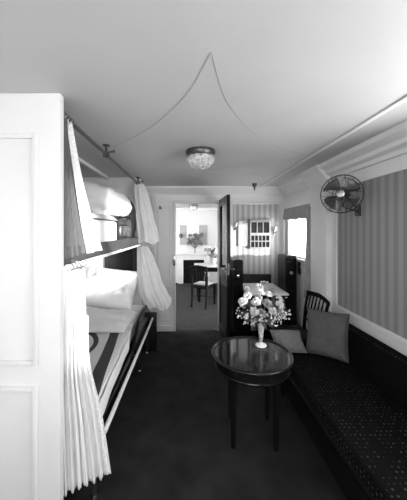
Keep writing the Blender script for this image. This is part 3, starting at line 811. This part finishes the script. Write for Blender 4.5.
# ------------------------------------------------------------------ window dressing
t = MB()
def vf(u, v):
    y = lerp(3.09, 3.93, u)
    bot = 1.74 - .022 * abs(math.sin(PI * 3 * u)) ** .7
    z = lerp(1.895, bot, v)
    return (1.425 - .010 * (1 + .9 * v) * math.sin(2 * PI * 11 * u + .8 * v * 2), y, z)
t.grid(vf, 110, 14)
tag(t.build('valance', M['valance'], thick=.003, ang=180), 'gathered grey valance with scalloped hem over the window', 'valance')
drape_l = drape('window_curtain', [(1.44, 3.94, 1.86), (1.44, 3.95, 1.6), (1.44, 3.95, 1.0)], [(1.44, 4.01, 1.86), (1.44, 4.01, 1.6), (1.44, 4.01, 1.0)], 3, .006, (1, 0, 0), M['cream'])
tag(drape_l, 'narrow pale curtain hanging at the far side of the window', 'curtain')
drape_r = drape('window_curtain', [(1.43, 3.08, 1.86), (1.43, 3.08, 1.5), (1.43, 3.085, 1.0), (1.43, 3.085, .74)], [(1.43, 3.20, 1.86), (1.43, 3.19, 1.5), (1.43, 3.23, 1.0), (1.43, 3.27, .74)], 4, .007, (1, 0, 0), M['valance'])
tag(drape_r, 'grey curtain hanging at the near side of the window, below the valance', 'curtain')
t = thing('wall_plate', (XR - .001, 3.42, 1.0), 'small dark upright plate on the wall below the window', 'plate')
MB().box(XR - .018, XR - .001, 3.44, 3.52, .99, 1.15, .003).build('plate', M['blackmetal'], t)

# ------------------------------------------------------------------ dining nook
t = thing('dining_table', (1.0, 3.6, 0), 'dark dining table under the white cloth between the bench seats', 'table')
MB().box(.765, 1.235, 3.30, 3.93, .735, .765, .004).build('tabletop', M['darkwood'], t)
MB().box(.96, 1.04, 3.45, 3.80, .05, .735, .006).build('pedestal', M['darkwood'], t)
MB().box(.90, 1.10, 3.40, 3.85, .0, .05, .006).build('foot', M['darkwood'], t)
m = MB()
m.box(.752, 1.248, 3.285, 3.945, .767, .773, .002)
def skirt(u, v):
    per = [(.750, 3.283), (1.250, 3.283), (1.250, 3.947), (.750, 3.947), (.750, 3.283)]
    s = u * 4; i = min(int(s), 3); q = s - i
    return (lerp(per[i][0], per[i + 1][0], q), lerp(per[i][1], per[i + 1][1], q), lerp(.773, .752, v))
m.grid(skirt, 41, 3)
tag(m.build('tablecloth', M['cloth'], ang=40), 'white tablecloth on the dining table in the nook', 'tablecloth')

def bench(x_out, x_in, y0, y1, ztop, sgn, label, xs):
    """high-backed bench seat; back slab between x_out and x_in, seat reaches to xs"""
    t = thing('bench_seat', ((x_out + x_in) / 2, (y0 + y1) / 2, 0), label, 'bench')
    a, b = sorted((x_out, x_in)); R_ = .03
    poly = [(a, 0.002), (b, 0.002), (b, ztop - R_)]
    for k in range(6): q = k / 5 * PI / 2; poly.append((b - R_ + R_ * math.cos(q), ztop - R_ + R_ * math.sin(q)))
    for k in range(6): q = PI / 2 + k / 5 * PI / 2; poly.append((a + R_ + R_ * math.cos(q), ztop - R_ + R_ * math.sin(q)))
    MB().prism(poly, 'y', y0 + .018, y1).build('backrest', M['leather'], t)
    p2 = [((x - (a + b) / 2) * 1.04 + (a + b) / 2, z if z < .1 else z + .006) for x, z in poly]
    MB().prism(p2, 'y', y0, y0 + .018).build('end_panel', M['darkwood'], t)
    cx = lerp(a, b, .52); cz = ztop - .22
    MB().lathe([(0, 0), (.020, 0), (.024, .006), (.018, .014), (0, .018)], (0, 0, 0), 18).xf(Matrix.Translation(V((cx, y0 - .0005, cz))) @ rot(90, 0, 0)).build('end_knob', M['chrome'], t)
    p, q = sorted((x_in + sgn * .004, xs))
    MB().box(p, q, y0 + .03, y1, .36, .44, .02, 3).build('seat', M['leather'], t)
    MB().box(p, q - .02 if sgn > 0 else q, y0 + .04, y1, .0, .36, .004).build('base', M['darkwood'], t)
bench(.605, .735, 3.62, 4.045, 1.16, 1, 'dark high-backed bench seat left of the dining table, beside the open door', .88)
bench(1.40, 1.262, 3.42, 3.74, 1.235, -1, 'dark high-backed bench seat right of the dining table, under the window', 1.12)
m = MB().box(.76, 1.25, 4.0, 4.045, .50, .90, .01, 3)
tag(m.build('back_board', M['leather']), 'low dark padded board on the striped wall behind the dining table', 'board')

# framed rack of dark panes on the striped wall
x0, x1, z0, z1 = .93, 1.24, 1.30, 1.735
t = thing('wall_cabinet', ((x0 + x1) / 2, YB - .01, z0), 'shallow wall cabinet with three tall and ten small dark panes', 'cabinet')
MB().box(x0 - .01, x1 + .01, YB - .035, YB - .0065, z0 - .01, z1 + .01, .003).build('backboard', M['panelgrey'], t)
m = MB(); yy0, yy1 = YB - .06, YB - .0355
e_ = .014
m.box(x0, x0 + e_, yy0, yy1, z0, z1).box(x1 - e_, x1, yy0, yy1, z0, z1)
bands = ((z0, z0 + .014), (z0 + .100, z0 + .114), (z0 + .195, z0 + .235), (z0 + .40, z1))
for (a, b) in bands: m.box(x0 + e_, x1 - e_, yy0, yy1, a, b)
m.box(x0 - .012, x1 + .012, yy0 - .008, yy1, z1 - .012, z1 + .008, .003)
for k in range(7):
    xc = lerp(x0 + .03, x1 - .03, k / 6); m.box(xc - .006, xc + .006, yy0 - .004, yy0, z0 + .408, z1 - .014, .001)
m.build('frame', M['cabframe'], t)
w3 = (x1 - x0 - 2 * e_); mu = MB()
def panes(n, p, q):
    for k in range(n):
        a = x0 + e_ + w3 * k / n; b = x0 + e_ + w3 * (k + 1) / n; h = .005
        if k: mu.box(a - h, a + h, yy0 + .002, yy1, p, q)
        MB().box(a + (h + .0005 if k else .0005), b - (h + .0005 if k < n - 1 else .0005), YB - .046, yy1 - .0005, p + .001, q - .001).build('pane', M['paneldark'], t)
panes(3, z0 + .235, z0 + .40); panes(5, z0 + .014, z0 + .100); panes(5, z0 + .114, z0 + .195)
mu.build('glazing_bar', M['cabframe'], t)
# pale mirror beside it, added to stand for sun glare on glass
t = thing('glare_mirror', (.83, YB - .01, 1.30), 'tall pale mirror standing for sun glare on the striped wall, left of the wall cabinet', 'mirror')
MB().box(.745, .905, YB - .028, YB - .0065, 1.33, 1.735, .003).build('frame', M['panelgrey'], t)
MB().box(.758, .892, YB - .032, YB - .0285, 1.345, 1.72).build('glare_glass', M['mirror'], t)

def sconce(x, y, z, label, k=1.0):
    t = thing('wall_sconce', (x, y, z), label, 'wall lamp')
    MB().box(x - .02 * k, x + .02 * k, y - .012, y - .0005, z - .06 * k, z + .06 * k, .004).build('wall_plate', M['brass'], t)
    MB().tube([(x, y - .012, z - .02 * k), (x, y - .05 * k, z - .03 * k), (x, y - .075 * k, z), (x, y - .075 * k, z + .02 * k)], .007, 8).build('arm', M['brass'], t)
    MB().lathe([(.018 * k, .02 * k), (.03 * k, .04 * k), (.042 * k, .085 * k), (.05 * k, .11 * k), (.046 * k, .11 * k), (.026 * k, .042 * k), (0, .03 * k)], (x, y - .075 * k, z), 20).build('glass_shade', M['bowl'], t)
sconce(1.315, YB - .0065, 1.55, 'small glass-shaded wall lamp right of the wall cabinet', .7)
sconce(.705, YB - .0065, 1.62, 'small glass-shaded wall lamp left of the pale mirror', .7)

# ------------------------------------------------------------------ the far room
t = thing('fireplace', (.06, YF - .05, 0), 'white fireplace with a dark opening on the far wall', 'fireplace')
m = MB().box(-.36, -.20, YF - .14, YF - .001, 0, .86, .005).box(.42, .58, YF - .14, YF - .001, 0, .86, .005).box(-.20, .42, YF - .14, YF - .001, .70, .86, .005)
m.build('surround', M['trim'], t)
MB().box(-.45, .85, YF - .22, YF - .001, .862, .90, .008).build('mantel_shelf', M['trim'], t)
MB().box(-.199, .419, YF - .06, YF - .001, .002, .698).build('firebox', M['iron'], t)
t = thing('overmantel_panel', (.10, YF, 1.14), 'wide grey and white panel above the far mantel', 'panel')
MB().box(-.32, .54, YF - .03, YF - .001, 1.12, 1.74, .004).build('frame', M['trim'], t)
MB().box(-.30, -.10, YF - .036, YF - .0305, 1.14, 1.72).build('side_section', M['panelgrey'], t)
MB().box(.27, .52, YF - .036, YF - .0305, 1.14, 1.72).build('side_section', M['panelgrey'], t)
MB().box(-.09, .26, YF - .036, YF - .0305, 1.14, 1.72).build('middle_section', M['cloth'], t)
t = thing('wall_ornament', (-.30, YF, 1.36), 'small dark round wall ornament left of the far bouquet', 'ornament')
MB().ball((-.27, YF - .09, 1.41), .055, 14, (1, .7, 1.2)).tube([(-.27, YF - .04, 1.36), (-.27, YF - .09, 1.36)], .01).build('ornament_body', M['darkmetal'], t)

def small_bouquet(px, py, pz, kinds, label_vase, label_fl, group, n, spread, rr, seed, vh=.16, vm='vaseglass', pm='petal'):
    t = thing('vase', (px, py, pz), label_vase, 'vase')
    MB().lathe([(0, .001), (.04, .001), (.035, .012), (.022, .02), (.03, vh * .6), (.045, vh), (.04, vh), (.02, .03), (0, .03)], (px, py, pz), 20).build('vase_body', M[vm], t)
    rnd = random.Random(seed); mo = V((px, py, pz + vh - .01))
    for k in range(n):
        az = rnd.uniform(0, 2 * PI); q = math.sqrt(rnd.uniform(.05, 1)); hgt = rnd.uniform(.10, 1.0)
        p = mo + V((spread * q * math.cos(az), .6 * spread * q * math.sin(az), .05 + kinds * hgt))
        root = thing('flower', p, label_fl, 'flower', group)
        m = carnation_mb(rr * rnd.uniform(.8, 1.2), seed + k); m.xf(Matrix.Translation(p) @ align(p - mo + V((0, -.1, 0)))); m.build('blossom', M[pm] if rnd.random() < .65 else M['petalgrey'], root, thick=.0015, ang=180)
        MB().tube([mo + V((0, 0, -.06)), mo + V(((p - mo).x * .2, (p - mo).y * .2, .02)), lerp(mo, p, .6), p], .004, 5).build('stem', M['stem'], root)
small_bouquet(.14, YF - .13, .901, .36, 'vase of flowers on the far mantel', 'blossom in the bouquet on the far mantel', 'blossoms on the far mantel', 16, .22, .06, 100, pm='petalgrey')
# far table with flowers, and its chair
t = thing('dining_table', (.62, 6.0, 0), 'dark far-room table with a pale top, behind the far chair', 'table')
MB().box(.10, 1.1, 5.70, 6.35, .755, .775, .006).build('tabletop', M['fartop'], t)
MB().box(.14, 1.06, 5.74, 6.31, .655, .753, .004).build('apron', M['chairwood'], t)
for (x, y) in ((.18, 5.78), (1.02, 5.78), (.18, 6.27), (1.02, 6.27)):
    MB().lathe([(0, .001), (.018, .001), (.022, .1), (.03, .6), (.034, .655), (0, .655)], (x, y, 0), 14).build('leg', M['chairwood'], t)
small_bouquet(.56, 5.95, .776, .20, 'vase of pale flowers on the far table', 'pale blossom in the bouquet on the far table', 'blossoms on the far table', 20, .21, .045, 200)
t = thing('side_chair', (.28, 5.45, 0), 'dark far-room chair with pale seat, turned toward the far table', 'chair')
chair_parts(t, (.285, 5.46, 0), -28, M['chairwood'], M['seatcloth'], 5, .84, .36, .40, bulbs=True, k_=1.75)

# ------------------------------------------------------------------ camera, light, view
cam = bpy.data.cameras.new('camera'); co = bpy.data.objects.new('camera', cam); C.objects.link(co)
co.location = (0, 0, 1.58); co.rotation_euler = (PI / 2, 0, 0)
cam.sensor_fit = 'HORIZONTAL'; cam.sensor_width = 36; cam.lens = 260 / 407 * 36
cam.shift_x = 13.5 / 407; cam.shift_y = -20 / 407; cam.clip_start = .02
S.camera = co

w = bpy.data.worlds.new('sky'); S.world = w; w.use_nodes = True
bg = w.node_tree.nodes['Background']; bg.inputs['Color'].default_value = g(1.0); bg.inputs['Strength'].default_value = 6.0
sun = bpy.data.lights.new('sun', 'SUN'); sun.energy = 4.6; sun.angle = math.radians(3); sun.color = (1, 1, 1)
so = bpy.data.objects.new('sun', sun); C.objects.link(so); so.location = (4, -1, 4)
so.rotation_euler = V((-1, .8, -.085)).to_track_quat('-Z', 'Y').to_euler()

S.cycles.use_denoising = True
S.cycles.max_bounces = 10; S.cycles.diffuse_bounces = 6; S.cycles.transparent_max_bounces = 12
S.cycles.sample_clamp_indirect = 8
vs = S.view_settings
vs.view_transform = 'Standard'; vs.look = 'None'; vs.gamma = 1; vs.use_curve_mapping = False
vs.exposure = 1.0
